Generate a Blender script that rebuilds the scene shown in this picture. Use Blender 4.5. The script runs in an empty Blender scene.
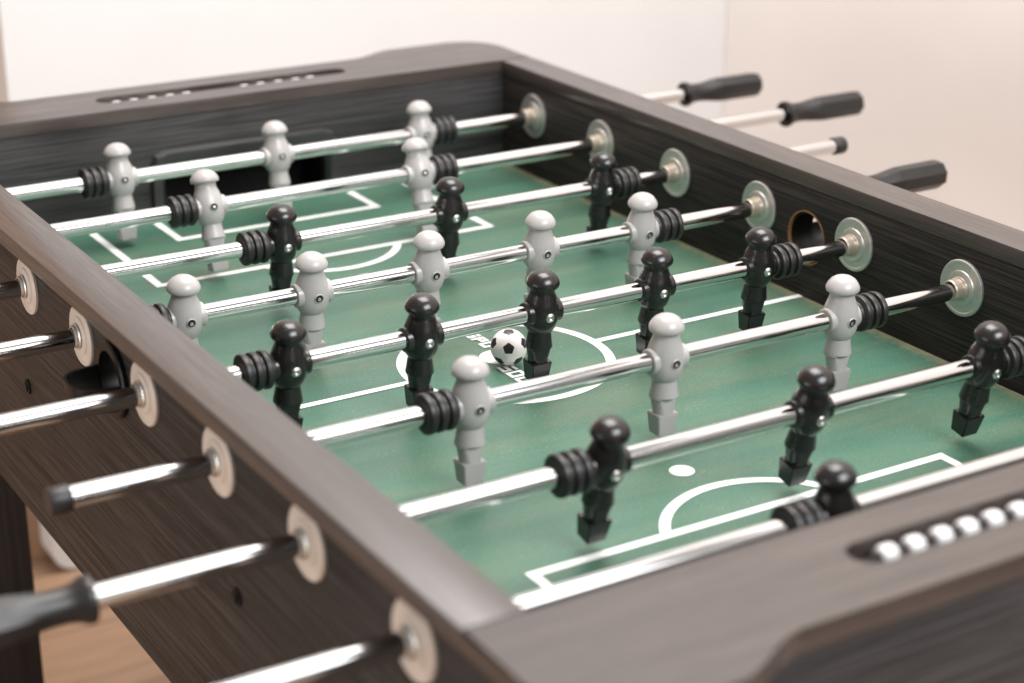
import bpy, bmesh, math, random
from mathutils import Vector, Matrix
random.seed(4)
scene = bpy.context.scene
col = scene.collection
PI = math.pi

# ------------------------------------------------------------------ dimensions (metres)
PITCH = .15
HW = .358            # half width of the playing field
ROD_Z = .077         # rod axis above the field
TOP_Z = .133         # top of the cabinet rails
LIP_Z = .117         # underside of the rail boards
OUT = .381           # outer face of the side panels
RAIL = .3997         # outer edge of the rail boards
YN, YF = -.0875, 1.125
YN_OLD = -.080
BOT_Z = -.186
FLOOR_Z = -.74
YM = 3.5 * PITCH
CY = (YN_OLD + YF) / 2


def rod_y(i):
    return (8 - i) * PITCH


# ------------------------------------------------------------------ materials
def new_mat(name):
    m = bpy.data.materials.new(name)
    m.use_nodes = True
    nt = m.node_tree
    return m, nt, nt.nodes, nt.links, nt.nodes['Principled BSDF']


def ramp(nd, stops):
    r = nd.new('ShaderNodeValToRGB')
    els = r.color_ramp.elements
    while len(els) < len(stops):
        els.new(.5)
    for e, (p, c) in zip(els, stops):
        e.position = p
        e.color = (*c, 1) if len(c) == 3 else c
    return r


def wood_mat(name, dark, light, scale, rough=.36, spec=.5, bump=.12, coat=0, lo=.34, hi=.70, broad=.3):
    """dark laminate with fine grain; scale stretches the grain along one axis"""
    m, nt, nd, lk, bs = new_mat(name)
    tc = nd.new('ShaderNodeTexCoord')
    mp = nd.new('ShaderNodeMapping')
    mp.inputs['Scale'].default_value = scale
    lk.new(tc.outputs['Object'], mp.inputs['Vector'])
    n1 = nd.new('ShaderNodeTexNoise')
    n1.inputs['Scale'].default_value = 1.0
    n1.inputs['Detail'].default_value = 5
    n1.inputs['Roughness'].default_value = .62
    lk.new(mp.outputs[0], n1.inputs['Vector'])
    n2 = nd.new('ShaderNodeTexNoise')
    n2.inputs['Scale'].default_value = .17
    n2.inputs['Detail'].default_value = 3
    lk.new(mp.outputs[0], n2.inputs['Vector'])
    r1 = ramp(nd, [(lo, (0, 0, 0)), (hi, (1, 1, 1))])
    lk.new(n1.outputs['Fac'], r1.inputs['Fac'])
    ma = nd.new('ShaderNodeMath')
    ma.operation = 'MULTIPLY_ADD'
    ma.inputs[1].default_value = .65
    lk.new(r1.outputs['Color'], ma.inputs[0])
    m2 = nd.new('ShaderNodeMath')
    m2.operation = 'MULTIPLY'
    m2.inputs[1].default_value = broad
    lk.new(n2.outputs['Fac'], m2.inputs[0])
    lk.new(m2.outputs[0], ma.inputs[2])
    rc = ramp(nd, [(.12, dark), (.9, light)])
    lk.new(ma.outputs[0], rc.inputs['Fac'])
    lk.new(rc.outputs['Color'], bs.inputs['Base Color'])
    rr = nd.new('ShaderNodeMapRange')
    rr.inputs['To Min'].default_value = rough + .10
    rr.inputs['To Max'].default_value = rough - .06
    lk.new(ma.outputs[0], rr.inputs['Value'])
    lk.new(rr.outputs[0], bs.inputs['Roughness'])
    bs.inputs['Specular IOR Level'].default_value = spec
    bs.inputs['Coat Weight'].default_value = coat
    bs.inputs['Coat Roughness'].default_value = .33
    bp = nd.new('ShaderNodeBump')
    bp.inputs['Strength'].default_value = bump
    bp.inputs['Distance'].default_value = .0006
    lk.new(n1.outputs['Fac'], bp.inputs['Height'])
    lk.new(bp.outputs[0], bs.inputs['Normal'])
    return m


def plastic(name, color, rough, spec=.5, var=.06, nscale=60, bump=.02):
    m, nt, nd, lk, bs = new_mat(name)
    tc = nd.new('ShaderNodeTexCoord')
    n = nd.new('ShaderNodeTexNoise')
    n.inputs['Scale'].default_value = nscale
    n.inputs['Detail'].default_value = 4
    lk.new(tc.outputs['Object'], n.inputs['Vector'])
    rc = ramp(nd, [(.3, tuple(c * (1 - var) for c in color)), (.7, tuple(min(1, c * (1 + var)) for c in color))])
    lk.new(n.outputs['Fac'], rc.inputs['Fac'])
    lk.new(rc.outputs['Color'], bs.inputs['Base Color'])
    rr = nd.new('ShaderNodeMapRange')
    rr.inputs['To Min'].default_value = rough - .05
    rr.inputs['To Max'].default_value = rough + .07
    lk.new(n.outputs['Fac'], rr.inputs['Value'])
    lk.new(rr.outputs[0], bs.inputs['Roughness'])
    bs.inputs['Specular IOR Level'].default_value = spec
    if bump:
        n3 = nd.new('ShaderNodeTexNoise')
        n3.inputs['Scale'].default_value = 900
        lk.new(tc.outputs['Object'], n3.inputs['Vector'])
        bp = nd.new('ShaderNodeBump')
        bp.inputs['Strength'].default_value = bump
        bp.inputs['Distance'].default_value = .0004
        lk.new(n3.outputs['Fac'], bp.inputs['Height'])
        lk.new(bp.outputs[0], bs.inputs['Normal'])
    return m


def metal(name, color, rough, scale=(14, 500, 500), metallic=1.0, var=.05):
    m, nt, nd, lk, bs = new_mat(name)
    tc = nd.new('ShaderNodeTexCoord')
    mp = nd.new('ShaderNodeMapping')
    mp.inputs['Scale'].default_value = scale
    lk.new(tc.outputs['Object'], mp.inputs['Vector'])
    n = nd.new('ShaderNodeTexNoise')
    n.inputs['Scale'].default_value = 1
    n.inputs['Detail'].default_value = 4
    lk.new(mp.outputs[0], n.inputs['Vector'])
    rr = nd.new('ShaderNodeMapRange')
    rr.inputs['To Min'].default_value = rough * .7
    rr.inputs['To Max'].default_value = rough * 1.4
    lk.new(n.outputs['Fac'], rr.inputs['Value'])
    lk.new(rr.outputs[0], bs.inputs['Roughness'])
    rc = ramp(nd, [(.3, tuple(c * (1 - var) for c in color)), (.7, color)])
    lk.new(n.outputs['Fac'], rc.inputs['Fac'])
    lk.new(rc.outputs['Color'], bs.inputs['Base Color'])
    bs.inputs['Metallic'].default_value = metallic
    return m


DK, LT = (.030, .0226, .0202), (.084, .065, .058)  # top boards: same laminate, base lightened for light from above
M = {}
M['wood_along'] = wood_mat('dark laminate grain along table', DK, LT, (650, 12, 650), rough=.32, spec=.55, bump=.025, coat=.1)
M['wood_across'] = wood_mat('dark laminate grain across table', (.020, .0152, .0136), (.084, .065, .058), (10, 520, 520), rough=.31, spec=.5, bump=.03, coat=0, lo=.38, broad=.6)
M['wood_side'] = wood_mat('dark laminate side panel', (.0090, .0078, .0073), (.072, .062, .057), (820, 8, 820), rough=.47, spec=.2, bump=.22, lo=.40, hi=.72, broad=.15)  # same laminate, base darkened for the shaded inner walls
M['wood_end'] = wood_mat('dark laminate end panel', (.006, .0057, .006), (.085, .080, .082), (9, 620, 620), rough=.42, spec=.45, bump=.2, broad=.25)
M['wood_leg'] = wood_mat('dark laminate leg', (.006, .005, .005), (.035, .026, .024), (260, 260, 5), rough=.45)
M['black'] = plastic('black moulded plastic', (.0095, .0085, .0082), .25, spec=.55)
M['black_head'] = M['black']
M['surround'] = plastic('charcoal goal plastic', (.030, .029, .030), .30, spec=.6)
M['rubber'] = plastic('black rubber', (.016, .015, .0148), .42, spec=.45, var=.15)
M['matt_black'] = plastic('matt black plastic', (.005, .005, .005), .38, spec=.22)
M['handle'] = plastic('dark grey handle plastic', (.009, .0082, .0082), .38, spec=.5)
M['grey'] = plastic('pale grey moulded plastic', (.37, .357, .348), .30, spec=.5, var=.03)
M['bead'] = plastic('white bead plastic', (.64, .635, .64), .32, var=.02)
M['chrome'] = metal('chromed steel tube', (.74, .735, .73), .105)
M['screw'] = metal('zinc screw', (.70, .70, .68), .28, scale=(300, 300, 300))
M['bushing'] = metal('satin bushing plate', (.64, .635, .61), .36, scale=(60, 260, 260), metallic=.85, var=.1)
M['bushing_outer'] = plastic('bushing plate warm bounce', (.50, .44, .385), .42, var=.06)  # warm bounce from the floor put into the outer plates' colour
M['nose'] = metal('bronze tinted bushing', (.62, .53, .44), .30, scale=(200, 60, 60), metallic=.7, var=.1)
M['mdf'] = plastic('raw board edge', (.22, .105, .042), .7, var=.2, nscale=200)
M['dark_void'] = plastic('near black recess', (.006, .006, .006), .8, bump=0)  # near black for goal box, counter tray and screw hole
M['line'] = plastic('white printed line', (.80, .81, .79), .45, var=.03, nscale=120)


def field_mat():
    m, nt, nd, lk, bs = new_mat('green printed playing field')
    tc = nd.new('ShaderNodeTexCoord')
    mp = nd.new('ShaderNodeMapping')
    mp.inputs['Scale'].default_value = (5, 26, 1)
    lk.new(tc.outputs['Object'], mp.inputs['Vector'])
    a = nd.new('ShaderNodeTexNoise')          # soft printed turf streaks
    a.inputs['Scale'].default_value = 1
    a.inputs['Detail'].default_value = 6
    a.inputs['Roughness'].default_value = .55
    a.inputs['Distortion'].default_value = .6
    lk.new(mp.outputs[0], a.inputs['Vector'])
    r1 = ramp(nd, [(.26, (.038, .114, .079)), (.48, (.055, .129, .087)), (.64, (.076, .136, .090)), (.80, (.094, .136, .089))])
    lk.new(a.outputs['Fac'], r1.inputs['Fac'])
    b = nd.new('ShaderNodeTexNoise')          # fine mottling
    b.inputs['Scale'].default_value = 420
    b.inputs['Detail'].default_value = 3
    lk.new(tc.outputs['Object'], b.inputs['Vector'])
    mx = nd.new('ShaderNodeMixRGB')
    mx.blend_type = 'OVERLAY'
    mx.inputs['Fac'].default_value = .42
    lk.new(r1.outputs['Color'], mx.inputs['Color1'])
    lk.new(b.outputs['Fac'], mx.inputs['Color2'])
    # dust specks, denser against the side walls
    v = nd.new('ShaderNodeTexVoronoi')
    v.inputs['Scale'].default_value = 230
    lk.new(tc.outputs['Object'], v.inputs['Vector'])
    vr = ramp(nd, [(.10, (1, 1, 1)), (.20, (0, 0, 0))])
    lk.new(v.outputs['Distance'], vr.inputs['Fac'])
    c = nd.new('ShaderNodeTexNoise')
    c.inputs['Scale'].default_value = 48
    c.inputs['Detail'].default_value = 3
    lk.new(tc.outputs['Object'], c.inputs['Vector'])
    cr = ramp(nd, [(.52, (0, 0, 0)), (.68, (1, 1, 1))])
    lk.new(c.outputs['Fac'], cr.inputs['Fac'])
    mu = nd.new('ShaderNodeMath')
    mu.operation = 'MULTIPLY'
    lk.new(vr.outputs['Color'], mu.inputs[0])
    lk.new(cr.outputs['Color'], mu.inputs[1])
    mu2 = nd.new('ShaderNodeMath')
    mu2.operation = 'MULTIPLY'
    mu2.inputs[1].default_value = .4
    lk.new(mu.outputs[0], mu2.inputs[0])
    mx2 = nd.new('ShaderNodeMixRGB')
    mx2.inputs['Color2'].default_value = (.50, .52, .42, 1)
    lk.new(mu2.outputs[0], mx2.inputs['Fac'])
    lk.new(mx.outputs['Color'], mx2.inputs['Color1'])
    # scuffed, dusty border where the field meets the walls
    sx = nd.new('ShaderNodeSeparateXYZ')
    lk.new(tc.outputs['Object'], sx.inputs[0])
    ab = nd.new('ShaderNodeMath')
    ab.operation = 'ABSOLUTE'
    lk.new(sx.outputs['X'], ab.inputs[0])
    mr = nd.new('ShaderNodeMapRange')
    mr.inputs['From Min'].default_value = .322
    mr.inputs['From Max'].default_value = .360
    lk.new(ab.outputs[0], mr.inputs['Value'])
    d = nd.new('ShaderNodeTexNoise')
    d.inputs['Scale'].default_value = 95
    d.inputs['Detail'].default_value = 5
    d.inputs['Roughness'].default_value = .7
    lk.new(tc.outputs['Object'], d.inputs['Vector'])
    ad = nd.new('ShaderNodeMath')
    ad.operation = 'MULTIPLY_ADD'
    ad.inputs[1].default_value = 1.1
    lk.new(d.outputs['Fac'], ad.inputs[0])
    lk.new(mr.outputs[0], ad.inputs[2])
    er = ramp(nd, [(1.0 - .02, (0, 0, 0)), (1.0, (1, 1, 1))])
    mr2 = nd.new('ShaderNodeMapRange')
    mr2.inputs['From Min'].default_value = 1.12
    mr2.inputs['From Max'].default_value = 1.45
    mr2.inputs['To Max'].default_value = .8
    lk.new(ad.outputs[0], mr2.inputs['Value'])
    mx3 = nd.new('ShaderNodeMixRGB')
    mx3.inputs['Color2'].default_value = (.22, .20, .12, 1)
    lk.new(mr2.outputs[0], mx3.inputs['Fac'])
    lk.new(mx2.outputs['Color'], mx3.inputs['Color1'])
    lk.new(mx3.outputs['Color'], bs.inputs['Base Color'])
    nd.remove(er)
    bs.inputs['Roughness'].default_value = .42
    bs.inputs['Specular IOR Level'].default_value = .45
    bp = nd.new('ShaderNodeBump')
    bp.inputs['Strength'].default_value = .05
    bp.inputs['Distance'].default_value = .0004
    lk.new(b.outputs['Fac'], bp.inputs['Height'])
    lk.new(bp.outputs[0], bs.inputs['Normal'])
    return m


M['field'] = field_mat()


def ball_mats():
    w = plastic('white ball plastic', (.80, .77, .75), .32, var=.04, nscale=90)
    nd, lk = w.node_tree.nodes, w.node_tree.links
    tc = nd.new('ShaderNodeTexCoord')
    v = nd.new('ShaderNodeTexVoronoi')
    v.inputs['Scale'].default_value = 620
    lk.new(tc.outputs['Object'], v.inputs['Vector'])
    bp = nd.new('ShaderNodeBump')
    bp.inputs['Strength'].default_value = .35
    bp.inputs['Distance'].default_value = .0003
    lk.new(v.outputs['Distance'], bp.inputs['Height'])
    lk.new(bp.outputs[0], nd['Principled BSDF'].inputs['Normal'])
    k = plastic('black ball pentagon', (.020, .014, .018), .38, var=.15)
    return w, k


def floor_mat():
    m, nt, nd, lk, bs = new_mat('oak plank floor')
    tc = nd.new('ShaderNodeTexCoord')
    br = nd.new('ShaderNodeTexBrick')
    br.inputs['Scale'].default_value = 1
    br.inputs['Brick Width'].default_value = 1.2
    br.inputs['Row Height'].default_value = .19
    br.inputs['Mortar Size'].default_value = .0025
    br.inputs['Color1'].default_value = (.38, .245, .160, 1)
    br.inputs['Color2'].default_value = (.33, .21, .135, 1)
    br.inputs['Mortar'].default_value = (.20, .13, .095, 1)
    lk.new(tc.outputs['Object'], br.inputs['Vector'])
    mp = nd.new('ShaderNodeMapping')
    mp.inputs['Scale'].default_value = (4, 55, 1)
    lk.new(tc.outputs['Object'], mp.inputs['Vector'])
    n = nd.new('ShaderNodeTexNoise')
    n.inputs['Scale'].default_value = 1
    n.inputs['Detail'].default_value = 7
    n.inputs['Distortion'].default_value = .8
    lk.new(mp.outputs[0], n.inputs['Vector'])
    r = ramp(nd, [(.3, (.72, .68, .65)), (.7, (1.1, 1.08, 1.05))])
    lk.new(n.outputs['Fac'], r.inputs['Fac'])
    mx = nd.new('ShaderNodeMixRGB')
    mx.blend_type = 'MULTIPLY'
    mx.inputs['Fac'].default_value = .9
    lk.new(br.outputs['Color'], mx.inputs['Color1'])
    lk.new(r.outputs['Color'], mx.inputs['Color2'])
    lk.new(mx.outputs['Color'], bs.inputs['Base Color'])
    bs.inputs['Roughness'].default_value = .45
    return m


# ------------------------------------------------------------------ mesh helpers
def add_box(bm, x0, x1, y0, y1, z0, z1, bev=0, seg=2):
    g = bmesh.ops.create_cube(bm, size=1)
    vs = g['verts']
    for v in vs:
        v.co = Vector((x0 + (v.co.x + .5) * (x1 - x0), y0 + (v.co.y + .5) * (y1 - y0), z0 + (v.co.z + .5) * (z1 - z0)))
    if bev:
        es = list({e for v in vs for e in v.link_edges})
        bmesh.ops.bevel(bm, geom=es, offset=bev, segments=seg, affect='EDGES', profile=.5)


def add_lathe(bm, prof, axis='Z', center=(0, 0, 0), seg=32, close=False):
    """prof: list of (r, t); t runs along the axis. r = 0 makes a pole."""
    c = Vector(center)
    rings = []

    def pt(r, t, a):
        u, w = r * math.cos(a), r * math.sin(a)
        return c + (Vector((u, w, t)) if axis == 'Z' else Vector((t, u, w)) if axis == 'X' else Vector((w, t, u)))
    for r, t in prof:
        if r <= 1e-7:
            rings.append([bm.verts.new(pt(0, t, 0))])
        else:
            rings.append([bm.verts.new(pt(r, t, 2 * PI * k / seg)) for k in range(seg)])
    pairs = list(zip(rings[:-1], rings[1:]))
    if close:
        pairs.append((rings[-1], rings[0]))
    for A, B in pairs:
        for k in range(seg):
            k2 = (k + 1) % seg
            if len(A) == 1 and len(B) == 1:
                continue
            if len(A) == 1:
                bm.faces.new((A[0], B[k2], B[k]))
            elif len(B) == 1:
                bm.faces.new((A[k], A[k2], B[0]))
            else:
                bm.faces.new((A[k], A[k2], B[k2], B[k]))
    return [v for R in rings for v in R]


def add_prism(bm, pts, z0, z1):
    lo = [bm.verts.new((x, y, z0)) for x, y in pts]
    hi = [bm.verts.new((x, y, z1)) for x, y in pts]
    n = len(pts)
    bm.faces.new(lo[::-1])
    bm.faces.new(hi)
    for k in range(n):
        bm.faces.new((lo[k], lo[(k + 1) % n], hi[(k + 1) % n], hi[k]))


def make_mesh(name, bm, mats, smooth=35):
    bmesh.ops.recalc_face_normals(bm, faces=bm.faces[:])
    me = bpy.data.meshes.new(name)
    bm.to_mesh(me)
    bm.free()
    for m in (mats if isinstance(mats, (list, tuple)) else [mats]):
        me.materials.append(m)
    if smooth:
        me.shade_smooth()
        me.set_sharp_from_angle(angle=math.radians(smooth))
    return me


def link(name, me, parent=None, loc=(0, 0, 0)):
    o = bpy.data.objects.new(name, me)
    col.objects.link(o)
    o.parent = parent
    o.location = loc
    return o


def world_part(name, bm, mats, parent, smooth=35):
    """mesh written in table coordinates, parented to a thing whose empty has a location"""
    off = Vector(parent_world(parent))
    for v in bm.verts:
        v.co -= off
    return link(name, make_mesh(name, bm, mats, smooth), parent)


def parent_world(o):
    p = Vector((0, 0, 0))
    while o:
        p += o.location
        o = o.parent
    return p


def thing(name, label, cat, loc, group=None):
    o = bpy.data.objects.new(name, None)
    o.empty_display_size = .05
    col.objects.link(o)
    o.location = loc
    o['label'] = label
    o['category'] = cat
    if group:
        o['group'] = group
    return o


def tag(o, label, cat):
    o['label'] = label
    o['category'] = cat


def cut(o, cutters):
    """boolean holes, baked into the mesh"""
    tmp = []
    for bm in cutters:
        bmesh.ops.recalc_face_normals(bm, faces=bm.faces[:])
        off = parent_world(o)
        for v in bm.verts:
            v.co -= off
        me = bpy.data.meshes.new('cutter')
        bm.to_mesh(me)
        bm.free()
        c = bpy.data.objects.new('cutter', me)
        col.objects.link(c)
        c.location = off
        md = o.modifiers.new('b', 'BOOLEAN')
        md.operation = 'DIFFERENCE'
        md.solver = 'EXACT'
        md.object = c
        tmp.append(c)
    bpy.context.view_layer.update()
    dg = bpy.context.evaluated_depsgraph_get()
    me = bpy.data.meshes.new_from_object(o.evaluated_get(dg))
    o.modifiers.clear()
    o.data = me
    me.shade_smooth()
    me.set_sharp_from_angle(angle=math.radians(30))
    for c in tmp:
        bpy.data.objects.remove(c)


def slot_poly(x0, x1, yc, hw, n=10):
    pts = []
    for k in range(n + 1):
        a = -PI / 2 + PI * k / n
        pts.append((x1 - hw + hw * math.cos(a), yc + hw * math.sin(a)))
    for k in range(n + 1):
        a = PI / 2 + PI * k / n
        pts.append((x0 + hw + hw * math.cos(a), yc + hw * math.sin(a)))
    return pts


# ------------------------------------------------------------------ the table
table = thing('foosball_table', 'dark wood grain foosball table with green field filling the foreground', 'foosball table', (0, CY, FLOOR_Z))

# side rails (top boards)
for s in (-1, 1):
    bm = bmesh.new()
    x0, x1 = sorted((s * (HW - .0015), s * RAIL))
    add_box(bm, x0, x1, YN + .0003, YF - .0003, LIP_Z, TOP_Z, .0012)
    world_part('side_rail', bm, M['wood_along'], table)

# end boards with the waisted outline and the bead slot
def end_outline(e):
    pts = [(-RAIL, 0), (RAIL, 0)]
    R = .052
    yc, ym = .130 - e, .1035 - e
    for k in range(9):                       # rounded outer corner
        a = k / 8 * PI / 2
        pts.append((RAIL - R + R * math.cos(a), yc - R + R * math.sin(a)))
    for k in range(13):                      # S curve into the waist
        t = k / 12
        s = t * t * (3 - 2 * t)
        pts.append((.284 - .068 * t, yc - (yc - ym) * s))
    pts += [(-x, y) for x, y in pts[:1:-1]]
    return [(x - (.020 if y > 0 and abs(x) < .30 else 0), y) for x, y in pts]


BEAD_Z = TOP_Z - .0074
SLOT_OFF = .0540
for y0, d in ((YN, -1), (YF, 1)):
    bm = bmesh.new()
    add_prism(bm, [(x, y0 + d * y) for x, y in end_outline(.0075 if d < 0 else 0)], LIP_Z, TOP_Z)
    bmesh.ops.bevel(bm, geom=[e for e in bm.edges if abs(e.verts[0].co.z - e.verts[1].co.z) < 1e-6], offset=.0016, segments=2, affect='EDGES')
    board = world_part('end_board', bm, M['wood_across'], table)
    ysl = y0 + d * (SLOT_OFF - (.0075 if d < 0 else 0))
    c = bmesh.new()
    add_prism(c, slot_poly(-.160, .160, ysl, .0140), LIP_Z - .02, TOP_Z + .02)
    cut(board, [c])
    # counter tray, wire and beads
    bm = bmesh.new()
    add_prism(bm, slot_poly(-.170, .170, ysl, .0220), LIP_Z - .0045, LIP_Z - .0005)
    tray = world_part('score_counter', bm, M['dark_void'], table)
    bm = bmesh.new()
    add_lathe(bm, [(.0015, -.166), (.0015, .166)], 'X', (0, ysl + .002, BEAD_Z), 12)
    world_part('wire', bm, M['black'], tray)
    if d < 0:
        xs = [-.1290 + .0219 * k for k in range(7)] + [.064, .086, .108]
    else:
        xs = [-.1347, -.1128, -.0902, -.0677, -.0470, .0257, .0478, .0712, .0942, .1150]
    bm = bmesh.new()
    h = .0063
    prof = [(.0022, -h), (.0048, -h), (.0062, -h * .84), (.0070, -h * .45), (.0070, h * .45), (.0062, h * .84), (.0048, h), (.0022, h)]
    add_lathe(bm, prof, 'X', (0, 0, 0), 24, close=True)
    bead_me = make_mesh('bead', bm, M['bead'])
    for x in xs:
        link('bead', bead_me, tray, Vector((x + random.uniform(-.0009, .0009), ysl + .002, BEAD_Z - (.0027 if d > 0 else .0))) - parent_world(tray))

# side panels, each with a ball entry hole
HOLE = (YM - .002, .0635)
for s in (-1, 1):
    bm = bmesh.new()
    x0, x1 = sorted((s * HW, s * OUT))
    add_box(bm, x0, x1, -.176, 1.221, BOT_Z, LIP_Z - .0003, .001)
    panel = world_part('side_panel', bm, M['wood_side'], table)
    c = bmesh.new()
    add_lathe(c, [(0, min(s * .30, s * .44)), (.029, min(s * .30, s * .44)), (.029, max(s * .30, s * .44)), (0, max(s * .30, s * .44))], 'X', (0, HOLE[0], HOLE[1]), 40)
    cut(panel, [c])
    # ring of raw board edge inside the hole
    bm = bmesh.new()
    add_lathe(bm, [(.0289, s * (HW - .0006)), (.0289, s * (OUT - .001)), (.0274, s * (OUT - .001)), (.0274, s * (HW - .0006))], 'X', (0, HOLE[0], HOLE[1]), 40, close=True)
    ring = world_part('hole_edge', bm, M['mdf'], panel)
    # moulded black cup: inner collar, outer flange and the scoop that holds the ball
    bm = bmesh.new()
    add_lathe(bm, [(.0271, s * (HW + .003)), (.0271, s * (OUT + .0005)), (.0335, s * (OUT + .0005)), (.0335, s * (OUT + .004)),
                   (.0320, s * (OUT + .0055)), (.0250, s * (OUT + .0055)), (.0250, s * (HW + .003))], 'X', (0, HOLE[0], HOLE[1]), 44, close=True)
    # scoop: lower half of a rounded bowl, double walled
    rows, cols = 12, 20
    def bowl(rx, ry, rz, i, j):
        u = (i / rows) * PI / 2            # 0 at the panel, pi/2 at the tip
        w = PI + PI * j / cols             # lower half
        rad = math.cos(u) ** .55 if u < PI / 2 - 1e-4 else 0.02
        return Vector((s * (OUT + .004 + rx * math.sin(u)), HOLE[0] + ry * rad * math.cos(w), HOLE[1] + .004 + rz * rad * math.sin(w)))
    go = [[bm.verts.new(bowl(.037, .0300, .0315, i, j)) for j in range(cols + 1)] for i in range(rows + 1)]
    gi = [[bm.verts.new(bowl(.0345, .0274, .0288, i, j)) for j in range(cols + 1)] for i in range(rows + 1)]
    for i in range(rows):
        for j in range(cols):
            bm.faces.new((go[i][j], go[i + 1][j], go[i + 1][j + 1], go[i][j + 1]))
            bm.faces.new((gi[i][j], gi[i][j + 1], gi[i + 1][j + 1], gi[i + 1][j]))
        for j in (0, cols):
            bm.faces.new((go[i][j], gi[i][j], gi[i + 1][j], go[i + 1][j]))
    world_part('ball_cup', bm, M['matt_black'], table)
    # cam bolts on the outside face
    for yb, zb in ((.783, -.036), (.281, -.027)):
        bm = bmesh.new()
        add_lathe(bm, [(0, s * (OUT - .001)), (.0032, s * (OUT - .001)), (.0032, s * (OUT + .0006)), (.0048, s * (OUT + .0008)), (.0058, s * (OUT + .0022)), (.0072, s * (OUT + .0022)), (.0078, s * (OUT + .0004)), (.0078, s * (OUT - .001))], 'X', (0, yb, zb), 20)
        add_box(bm, *sorted((s * OUT, s * (OUT + .0028))), yb - .0012, yb + .0012, zb - .0035, zb + .0035)
        world_part('bolt', bm, M['matt_black'], table)

# end panels: inner wall with the goal mouth, outer apron
for y0, d in ((YN, -1), (YF, 1)):
    bm = bmesh.new()
    ya, yb = sorted((y0, y0 + d * .016))
    add_box(bm, -HW + .0003, HW - .0003, ya, yb, BOT_Z, LIP_Z - .0003)
    panel = world_part('goal_wall', bm, M['wood_end'], table)
    c = bmesh.new()
    add_box(c, -.108, .108, ya - .05, yb + .05, .0002, .070)
    cut(panel, [c])
    # moulded goal surround with chamfered upper corners
    def surround(hw, top, ch):
        return [(-hw, .0008), (-hw, top - ch), (-hw + ch * .35, top - ch * .22), (-hw + ch, top), (hw - ch, top), (hw - ch * .35, top - ch * .22), (hw, top - ch), (hw, .0008)]
    o_, i_ = surround(.119, .0765, .020), surround(.1035, .0560, .008)
    bm = bmesh.new()
    yf, yr = y0 - d * .0075, y0 + d * .012
    yi = y0 - d * .0015
    A = [bm.verts.new((x, yf, z)) for x, z in o_]
    A2 = [bm.verts.new((x * 1.022, y0 - d * .0002, z + (.0030 if z > .01 else 0))) for x, z in o_]
    B = [bm.verts.new((x, yi, z)) for x, z in i_]
    C_ = [bm.verts.new((x, yr, z)) for x, z in i_]
    D_ = [bm.verts.new((x * .985 + (0), yf, z * .985)) for x, z in surround(.1100, .0690, .014)]
    for k in range(7):
        for P, Q in ((A2, A), (A, D_), (D_, B), (B, C_)):
            bm.faces.new((P[k], P[k + 1], Q[k + 1], Q[k]))
    sur = world_part('goal_surround', bm, M['surround'], table)
    # goal box behind the mouth
    bm = bmesh.new()
    yb0, yb1 = y0 + d * .0165, y0 + d * .078
    ys, ye = sorted((yb0, yb1))
    yback = yb1
    q = [bm.verts.new((x, y, z)) for x, y, z in ((-.112, yb0, -.03), (.112, yb0, -.03), (.112, yb0, .074), (-.112, yb0, .074), (-.112, yb1, -.03), (.112, yb1, -.03), (.112, yb1, .074), (-.112, yb1, .074))]
    for f in ((0, 1, 5, 4), (1, 2, 6, 5), (2, 3, 7, 6), (3, 0, 4, 7), (4, 5, 6, 7)):
        bm.faces.new([q[k] for k in f])
    world_part('goal_box', bm, M['dark_void'], table, smooth=0)
    bm = bmesh.new()
    ya, yb = sorted((y0 + d * (.0980 - (.0075 if d < 0 else 0)), y0 + d * .0800))
    add_box(bm, -HW + .0003, HW - .0003, ya, yb, BOT_Z, LIP_Z - .0003, .0008)
    world_part('apron', bm, M['wood_end'], table)

# legs
for sx in (-1, 1):
    for sy in (-1, 1):
        bm = bmesh.new()
        x0, x1 = sorted((sx * .380, sx * .315))
        y0, y1 = sorted((CY + sy * .555, CY + sy * .690))
        add_box(bm, x0, x1, y0, y1, FLOOR_Z, BOT_Z - .0003, .002)
        world_part('leg', bm, M['wood_leg'], table)

# the playing field
bm = bmesh.new()
add_box(bm, -HW + .0002, HW - .0002, YN + .0002, YF - .0002, -.012, 0)
field = world_part('playing_field', bm, M['field'], table, smooth=0)
FO = parent_world(table)

# printed white markings, one thin sheet per height so that none overlap in a plane
bm = bmesh.new()
def strip(x0, x1, y0, y1, z):
    vs = [bm.verts.new(p) for p in ((x0, y0, z), (x1, y0, z), (x1, y1, z), (x0, y1, z))]
    bm.faces.new(vs)
def arc(cx, cy, r, w, a0, a1, z, n=72):
    L = []
    for k in range(n + 1):
        a = a0 + (a1 - a0) * k / n
        L.append((bm.verts.new((cx + (r - w) * math.cos(a), cy + (r - w) * math.sin(a), z)), bm.verts.new((cx + r * math.cos(a), cy + r * math.sin(a), z))))
    for (a, b), (c_, e) in zip(L[:-1], L[1:]):
        bm.faces.new((a, b, e, c_))
def disc(cx, cy, r, z):
    bm.faces.new([bm.verts.new((cx + r * math.cos(2 * PI * k / 40), cy + r * math.sin(2 * PI * k / 40), z)) for k in range(40)])
LW = .0085
def done(name):
    global bm
    world_part(name, bm, M['line'], table, smooth=0)
    bm = bmesh.new()
arc(0, YM, .1037, .0095, 0, 2 * PI, .0004, 120)
done('centre_circle')
strip(-HW + .001, -.0985, YM - .0040, YM + .0040, .0006)
done('halfway_line')
strip(.0985, HW - .001, YM - .0040, YM + .0040, .0006)
done('halfway_line')
disc(-.001, .5385, .018, .0004)
done('centre_spot')
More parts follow.
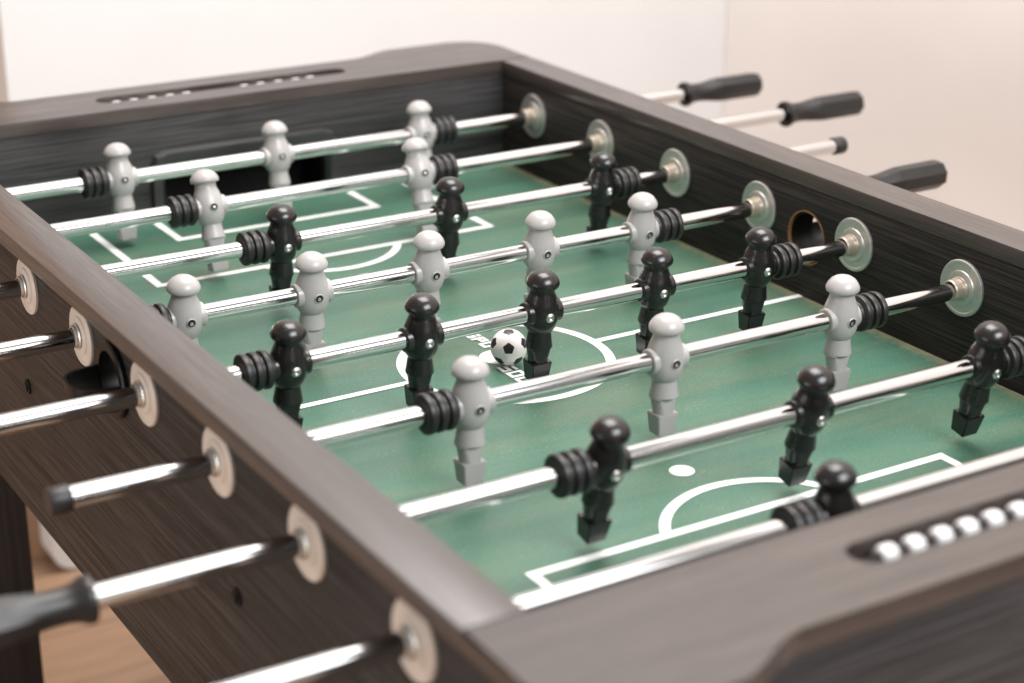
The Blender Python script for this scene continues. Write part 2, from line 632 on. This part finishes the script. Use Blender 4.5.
for y_out, d in ((0, 1), (2 * YM, -1)):
    def Yv(y):
        return y_out + d * y
    def box_line(hx, yb, y_end, z):
        for sx in (-1, 1):
            xa, xb = sorted((sx * hx, sx * (hx - LW)))
            ya, yb_ = sorted((Yv(y_end), Yv(yb - LW)))
            strip(xa, xb, ya, yb_, z)
        ya, yb_ = sorted((Yv(yb - LW), Yv(yb)))
        strip(-hx, hx, ya, yb_, z)
    box_line(.2058, .1587, -.0865 if d > 0 else -.0790, .0004)
    done('penalty_box')
    box_line(.1288, .0228, -.0865 if d > 0 else -.0790, .0007)
    done('goal_area')
    # the D: an arc bulging towards midfield
    ca = .1587 - .042
    hx = .0835
    R = math.hypot(hx, .042)
    a0 = math.atan2(.042, hx)
    if d > 0:
        arc(0, ca, R, LW, a0, PI - a0, .0006)
    else:
        arc(0, Yv(ca), R, LW, PI + a0, 2 * PI - a0, .0006)
    done('penalty_arc')
    disc(-.002, Yv(.2425), .0105, .0005)
    done('penalty_spot')
# block lettering along the middle of the field: S P O / S O C
def letter(ch, y0, x0, w, h, t, z):
    """letters read towards -y, their tops towards +x"""
    segs = {'S': [(0, 0, w, t), (0, (h - t) / 2, w, t), (0, h - t, w, t), (w - t, t, t, (h - t) / 2 - t), (0, (h + t) / 2, t, (h - t) / 2 - t)],
            'P': [(0, 0, t, h), (t, h - t, w - t, t), (t, (h - t) / 2, w - t, t), (w - t, (h + t) / 2, t, (h - t) / 2 - t)],
            'O': [(0, 0, t, h), (w - t, 0, t, h), (t, 0, w - 2 * t, t), (t, h - t, w - 2 * t, t)],
            'C': [(0, 0, t, h), (t, 0, w - t, t), (t, h - t, w - t, t)]}[ch]
    for u, v, du, dv in segs:
        vs = [bm.verts.new((x0 + b, y0 - a, z)) for a, b in ((u, v), (u + du, v), (u + du, v + dv), (u, v + dv))]
        bm.faces.new(vs)
for k, ch in enumerate('SPO'):
    letter(ch, .6055 - .0146 * k, -.0010, .0122, .0142, .0035, .0008)
done('lettering')
for k, ch in enumerate('SOC'):
    letter(ch, .5145 - .0158 * k, -.0175, .0134, .0168, .0037, .0008)
world_part('lettering', bm, M['line'], table, smooth=0)

# bushings: a plate on each face of the side panel and a nose round the rod
bm = bmesh.new()
prof = [(.0086, .0000), (.0272, .0000), (.0272, .0020), (.0262, .0030), (.0240, .0030), (.0232, .0024), (.0172, .0024), (.0165, .0036), (.0135, .0046), (.0122, .0046), (.0086, .0046)]
add_lathe(bm, prof, 'X', (0, 0, 0), 56, close=True)
plate_me = make_mesh('bushing', bm, M['bushing'], 25)
nose_me = {}
for side, ln, mt in (('inner', .0165, 'nose'), ('outer', .0095, 'bushing')):
    bm = bmesh.new()
    add_lathe(bm, [(.0083, .0046), (.0116, .0046), (.0113, .0062), (.0104, .0068), (.0100, ln - .001), (.0094, ln), (.0083, ln)], 'X', (0, 0, 0), 40, close=True)
    nose_me[side] = make_mesh('bushing_nose', bm, M[mt], 25)
outer_me = plate_me.copy()
outer_me.materials[0] = M['bushing_outer']
for i in range(1, 9):
    for s in (-1, 1):
        for xw, dirn, side in ((s * HW, -s, 'inner'), (s * OUT, s, 'outer')):
            p = link('bushing', plate_me if side == 'inner' else outer_me, table, Vector((xw, rod_y(i), ROD_Z)) - FO)
            p.rotation_euler = (0, 0, 0 if dirn > 0 else PI)
            link('bushing_nose', nose_me[side], p)


# ------------------------------------------------------------------ players and rods
def player_mesh(mat):
    bm = bmesh.new()
    body = [(0, .0390), (.0040, .0387), (.0080, .0375), (.0112, .0355), (.0138, .0325), (.0153, .0297), (.0155, .0281), (.0153, .0268), (.0144, .0260),
            (.0116, .0257), (.0111, .0240), (.0111, .0212), (.0118, .0185), (.0134, .0150), (.0152, .0095), (.0163, .0030), (.0164, -.0030), (.0156, -.0090), (.0140, -.0138), (.0118, -.0172),
            (.0106, -.0184), (.0107, -.0196), (.0116, -.0260), (.0126, -.0325), (.0126, -.0340), (.0120, -.0350), (.0112, -.0356), (.0099, -.0430), (.0085, -.0500), (0, -.0500)]
    vs = add_lathe(bm, body, 'Z', (0, 0, 0), 40)
    for v in vs:
        z = v.co.z
        if z > .0262:                           # rounded cap of the head
            v.co.x *= .975
            v.co.y *= .975
            v.co.z = .026 + (z - .026) * 1.07
        elif z < -.034:                           # flat shin and calf
            v.co.y = max(-.0080, min(.0080, v.co.y))
        elif -.0175 < z < .0185:                # the chest is a little flatter than it is wide
            v.co.y *= .97
    # collar the rod passes through
    add_lathe(bm, [(.0083, -.0178), (.0102, -.0178), (.0109, -.0171), (.0111, -.0158), (.0111, .0158), (.0109, .0171), (.0102, .0178), (.0083, .0178)], 'X', (0, 0, 0), 36)
    # foot block, narrower below
    g = bmesh.ops.create_cube(bm, size=1)['verts']
    for v in g:
        lo = v.co.z < 0
        v.co = Vector(((.0084 if lo else .0104) * (1 if v.co.x > 0 else -1), (.0074 if lo else .0092) * (1 if v.co.y > 0 else -1), -.0682 if lo else -.0485))
    bmesh.ops.bevel(bm, geom=list({e for v in g for e in v.link_edges}), offset=.0007, segments=2, affect='EDGES')
    return make_mesh('player', bm, mat, 32)


player_me = {'grey': player_mesh(M['grey']), 'black': player_mesh(M['black_head'])}


def screw_mesh(kind):
    bm = bmesh.new()
    if kind == 'black':
        add_lathe(bm, [(0, -.0160), (.0008, -.0166), (.0018, -.0177), (.0034, -.0172), (.0044, -.0160), (.0044, -.0140)], 'Y', (0, 0, 0), 20)
        return make_mesh('screw', bm, M['screw'])
    # hex nut sunk in a countersunk ring
    add_lathe(bm, [(.0034, -.0156), (.0040, -.0166), (.0047, -.0160), (.0047, -.0135), (.0034, -.0135)], 'Y', (0, 0, 0), 24, close=True)
    n = len(bm.faces)
    add_lathe(bm, [(0, -.0163), (.0035, -.0163)], 'Y', (0, 0, 0), 24)  # black disc stands in for the dark of the screw hole
    add_lathe(bm, [(0, -.0166), (.0013, -.0166), (.0019, -.0163)], 'Y', (.0003, 0, -.0006), 6)
    bm.faces.ensure_lookup_table()
    for k in range(n, len(bm.faces)):
        bm.faces[k].material_index = 1 if k < n + 24 else 2
    return make_mesh('screw', bm, [M['grey'], M['dark_void'], M['screw']])


screw_me = {k: screw_mesh(k) for k in ('grey', 'black')}

bm = bmesh.new()
bp = [(.0084, .0), (.0118, .0), (.0122, .0010), (.0122, .0024), (.0136, .0030)]
x = .0034
for k in range(3):
    bp += [(.0150, x), (.0163, x + .0006), (.0167, x + .0016), (.0167, x + .0042), (.0163, x + .0054), (.0150, x + .0060)]
    if k < 2:
        bp += [(.0134, x + .0064), (.0130, x + .0075), (.0134, x + .0086)]
    x += .0090
bp += [(.0100, x - .0027), (.0084, x - .0032)]
add_lathe(bm, bp, 'X', (0, 0, 0), 40, close=True)
bumper_me = make_mesh('bumper', bm, M['rubber'], 40)

bm = bmesh.new()                                # octagonal grip with a flared, hollow collar
hp = [(.0088, .010), (.0098, .0012), (.0128, .0), (.0158, .0008), (.0162, .0030), (.0156, .0062), (.0132, .0105), (.0120, .018), (.0119, .026), (.0126, .034), (.0140, .043), (.0151, .052), (.0155, .060)]
vs = add_lathe(bm, hp, 'X', (0, 0, 0), 32)
rings = [(.0157, .060), (.0158, .1145), (.0146, .1205), (0, .1205)]
def oct_r(a):
    k = round(a / (PI / 4))
    return math.cos(PI / 8) / math.cos(a - k * PI / 4)
vs2 = add_lathe(bm, [(.0156, .056)] + rings, 'X', (0, 0, 0), 32)
for v in vs + vs2:
    x_ = v.co.x
    f = max(0, min(1, (x_ - .026) / .026))
    r = math.hypot(v.co.y, v.co.z)
    if r > 1e-6 and f > 0:
        a = math.atan2(v.co.z, v.co.y) % (2 * PI)
        g = 1 - f + f * oct_r(a) * 1.03
        v.co.y *= g
        v.co.z *= g
handle_me = make_mesh('handle', bm, M['handle'], 22)

bm = bmesh.new()
add_lathe(bm, [(.0084, .0), (.0098, .0), (.0102, .0008), (.0102, .0140), (.0094, .0156), (0, .0160)], 'X', (0, 0, 0), 32)
cap_me = make_mesh('end_cap', bm, M['rubber'], 30)

RODS = [
    # nr, colour, player positions, tilt in degrees, right end x, left end x, handle side, label
    (1, 'grey', (-.1825, .0070, .1970), -8, .588, -.52, 1, 'chrome rod with three grey players closest to the dark goal mouth'),
    (2, 'grey', (-.1400, .1120), -15, .634, -.53, 1, 'chrome rod carrying only two grey players, in front of the goal rod'),
    (3, 'black', (-.1250, .0660, .2580), 6, .600, -.51, -1, 'chrome rod with three black players beyond the five grey ones'),
    (4, 'grey', (-.2880, -.1637, -.0415, .0830, .2050), 4, .4915, -.53, 1, 'chrome rod with a row of five grey players'),
    (5, 'black', (-.2570, -.1315, -.0092, .1150, .2365), 6, .490, -.53, -1, 'chrome rod with five black players, its middle one touching the ball'),
    (6, 'grey', (-.1695, .0195, .2105), 1, .535, -.509, 1, 'chrome rod with three grey players, nearest grey team rod to the near rail'),
    (7, 'black', (-.1430, .0492, .2365), 13, .55, -.531, -1, 'chrome rod with three black players swung slightly, feet above the near penalty box'),
    (8, 'black', (-.0545, .1970), 0, .55, -.60, -1, 'nearest chrome rod, its black player half hidden behind the near end board'),
]
RG = 'player rods across the foosball table'
for nr, kind, xs, tilt, xr, xl, hs, label in RODS:
    xc = sum(xs) / len(xs)
    rod = thing('player_rod', label, 'player rod', (xc, rod_y(nr), ROD_Z - (.0012 if nr < 7 else -.0002)), RG)
    rod.rotation_euler = (math.radians(tilt), 0, 0)
    bm = bmesh.new()
    a = xl - xc + (.001 if hs > 0 else -.03)
    b = xr - xc - (.001 if hs < 0 else -.03)
    add_lathe(bm, [(0, a), (.0082, a), (.0082, b), (0, b)], 'X', (0, 0, 0), 40)
    link('shaft', make_mesh('shaft', bm, M['chrome']), rod)
    for x in xs:
        p = link('player', player_me[kind], rod, (x - xc, 0, 0))
        link('screw', screw_me[kind], p)
    l = link('bumper', bumper_me, rod, (xs[0] - xc - .0155, 0, 0))
    l.rotation_euler = (0, 0, PI)
    link('bumper', bumper_me, rod, (xs[-1] - xc + .0155, 0, 0))
    h = link('handle', handle_me, rod, ((xr if hs > 0 else xl) - xc, 0, 0))
    c = link('end_cap', cap_me, rod, ((xl + .014 if hs > 0 else xr - .014) - xc, 0, 0))
    (h if hs < 0 else c).rotation_euler = (0, 0, PI)

# ------------------------------------------------------------------ ball
def make_ball():
    bm = bmesh.new()
    R = .0173
    bmesh.ops.create_icosphere(bm, subdivisions=6, radius=1)
    cam = Vector((-.841, -.864, .648))
    pos = Vector((-.0025, .5165, R))
    # orient an icosahedron: one vertex towards the viewer's side, one neighbour upwards
    f = (cam - pos).normalized()
    f = (f + Vector((0, 0, -.10))).normalized()
    up = (Vector((0, 0, 1)) - f * f.z).normalized()
    rt = up.cross(f)
    rt = (rt).normalized()
    vs = [f, -f]
    lat = math.atan(.5)
    for k in range(5):
        a = 2 * PI * k / 5
        t = up * math.cos(a) + rt * math.sin(a)
        vs.append(t * math.cos(lat) + f * math.sin(lat))
        t2 = up * math.cos(a + PI / 5) + rt * math.sin(a + PI / 5)
        vs.append(t2 * math.cos(lat) - f * math.sin(lat))
    nb = []
    for v in vs:
        ds = sorted(vs, key=lambda w: -v.dot(w))[1:6]
        nb.append([(w - v * v.dot(w)).normalized() for w in ds])
    Rp = math.tan(math.radians(19.2))
    for fc in bm.faces:
        d = fc.calc_center_median().normalized()
        k = max(range(12), key=lambda k: d.dot(vs[k]))
        v = vs[k]
        t = d / d.dot(v) - v
        # pentagon with its corners towards the neighbours: edge normals are opposite the corners
        fc.material_index = 1 if max(-(t.dot(n)) for n in nb[k]) < Rp * math.cos(PI / 5) else 0
        fc.smooth = True
    for v in bm.verts:
        v.co *= R
    me = bpy.data.meshes.new('soccer_ball')
    bm.to_mesh(me)
    bm.free()
    for m in ball_mats():
        me.materials.append(m)
    o = link('soccer_ball', me, None, pos + Vector((0, 0, .0006)))
    tag(o, 'small white ball with black pentagons on the centre spot', 'ball')


make_ball()

# ------------------------------------------------------------------ the room behind, only as far as the photograph shows it
def wall_mat(name, color):
    return plastic(name, color, .6, spec=.3, var=.015, nscale=7, bump=.03)


# white wall panel straight behind, lower left corner rounded
bm = bmesh.new()
WX0, WX1, WY = -.113, 1.162, 1.70
pts = [(WX1, FLOOR_Z + .004), (WX1, 1.9), (WX0, 1.9)]
Rr = .035
for k in range(9):
    a = PI + PI / 2 * k / 8
    pts.append((WX0 + Rr + Rr * math.cos(a), FLOOR_Z + .004 + Rr + Rr * math.sin(a)))
f0 = [bm.verts.new((x, WY, z)) for x, z in pts]
f1 = [bm.verts.new((x, WY + .06, z)) for x, z in pts]
bm.faces.new(f0)
bm.faces.new(f1[::-1])
for k in range(len(pts)):
    k2 = (k + 1) % len(pts)
    bm.faces.new((f0[k], f0[k2], f1[k2], f1[k]))
o = link('white_wall', make_mesh('white_wall', bm, wall_mat('white wall paint', (.63, .622, .615)), 25))
tag(o, 'bright white wall directly behind the table', 'wall')

bm = bmesh.new()
add_box(bm, WX1 + .001, WX1 + .12, -.9, WY + .06, FLOOR_Z, 1.9)
o = link('side_wall', make_mesh('side_wall', bm, wall_mat('warm white wall paint', (.80, .75, .72)), 25))
tag(o, 'pinkish off white wall at right behind the rod handles', 'wall')

bm = bmesh.new()
add_box(bm, -1.3, WX0 + .35, WY + .065, WY + .11, FLOOR_Z, 1.9, .004)
o = link('door_frame', make_mesh('door_frame', bm, wood_mat('tan door wood', (.36, .22, .14), (.50, .33, .22), (60, 60, 3), rough=.5), 25))
tag(o, 'tan wooden door frame at the left edge beside the white wall', 'door frame')

bm = bmesh.new()
vs = [bm.verts.new(p) for p in ((-3, -3, FLOOR_Z), (3, -3, FLOOR_Z), (3, 3, FLOOR_Z), (-3, 3, FLOOR_Z))]
bm.faces.new(vs)
o = link('floor', make_mesh('floor', bm, floor_mat(), 0))
o['kind'] = 'structure'

# ------------------------------------------------------------------ light
def area(name, loc, target, size, power, color, size_y=None):
    l = bpy.data.lights.new(name, 'AREA')
    l.energy = power
    l.color = color
    l.size = size
    if size_y:
        l.shape = 'RECTANGLE'
        l.size_y = size_y
    o = bpy.data.objects.new(name, l)
    col.objects.link(o)
    o.location = loc
    o.rotation_euler = (Vector(target) - Vector(loc)).to_track_quat('-Z', 'Y').to_euler()
    return o


def bulb(name, loc, power, r, color):
    l = bpy.data.lights.new(name, 'POINT')
    l.energy = power
    l.shadow_soft_size = r
    l.color = color
    o = bpy.data.objects.new(name, l)
    col.objects.link(o)
    o.location = loc


area('window_light', (.55, -2.2, 2.2), (.05, .6, 0), 2.1, 92, (.97, .985, 1), 1.15)
area('ceiling_light', (.55, .85, 2.6), (.55, .85, 0), 1.6, 84, (1, .972, .95), 1.7)
area('side_fill_light', (-2.7, .2, .0), (0, .4, -.05), 1.6, 31, (1, .95, .91), 1.2)  # unseen fill lamp, added to brighten the outer left panel
bulb('ceiling_bulb', (-.35, .9, 1.7), 2.2, .03, (1, .62, .32))
bulb('ceiling_bulb', (-.75, .1, 1.7), 2.2, .03, (1, .62, .32))

w = bpy.data.worlds.new('World')
scene.world = w
w.use_nodes = True
w.node_tree.nodes['Background'].inputs['Color'].default_value = (1, .955, .92, 1)
w.node_tree.nodes['Background'].inputs['Strength'].default_value = .24

# ------------------------------------------------------------------ camera
cd = bpy.data.cameras.new('Camera')
cam = bpy.data.objects.new('Camera', cd)
col.objects.link(cam)
scene.camera = cam
yaw, pitch, roll = .547742434, .36910008, .00274886
f = Vector((math.sin(yaw) * math.cos(pitch), math.cos(yaw) * math.cos(pitch), -math.sin(pitch)))
r = Vector((math.cos(yaw), -math.sin(yaw), 0))
u = r.cross(f)
r2 = math.cos(roll) * r + math.sin(roll) * u
u2 = -math.sin(roll) * r + math.cos(roll) * u
cam.matrix_world = Matrix(((r2.x, u2.x, -f.x, -.840822814), (r2.y, u2.y, -f.y, -.863731039), (r2.z, u2.z, -f.z, .648162698), (0, 0, 0, 1)))
cd.sensor_width = 36
cd.lens = 1850.69 * 36 / 1024
cd.clip_start = .05
cd.clip_end = 50
cd.dof.use_dof = True
cd.dof.focus_distance = 1.70
cd.dof.aperture_fstop = 3.8

scene.view_settings.view_transform = 'Standard'
scene.view_settings.look = 'None'
scene.view_settings.exposure = .52
scene.view_settings.gamma = 1
scene.render.filter_size = 1.6
scene.cycles.use_denoising = True
scene.cycles.max_bounces = 10
scene.cycles.glossy_bounces = 6
scene.cycles.sample_clamp_indirect = 4
scene.cycles.sample_clamp_direct = 2.2
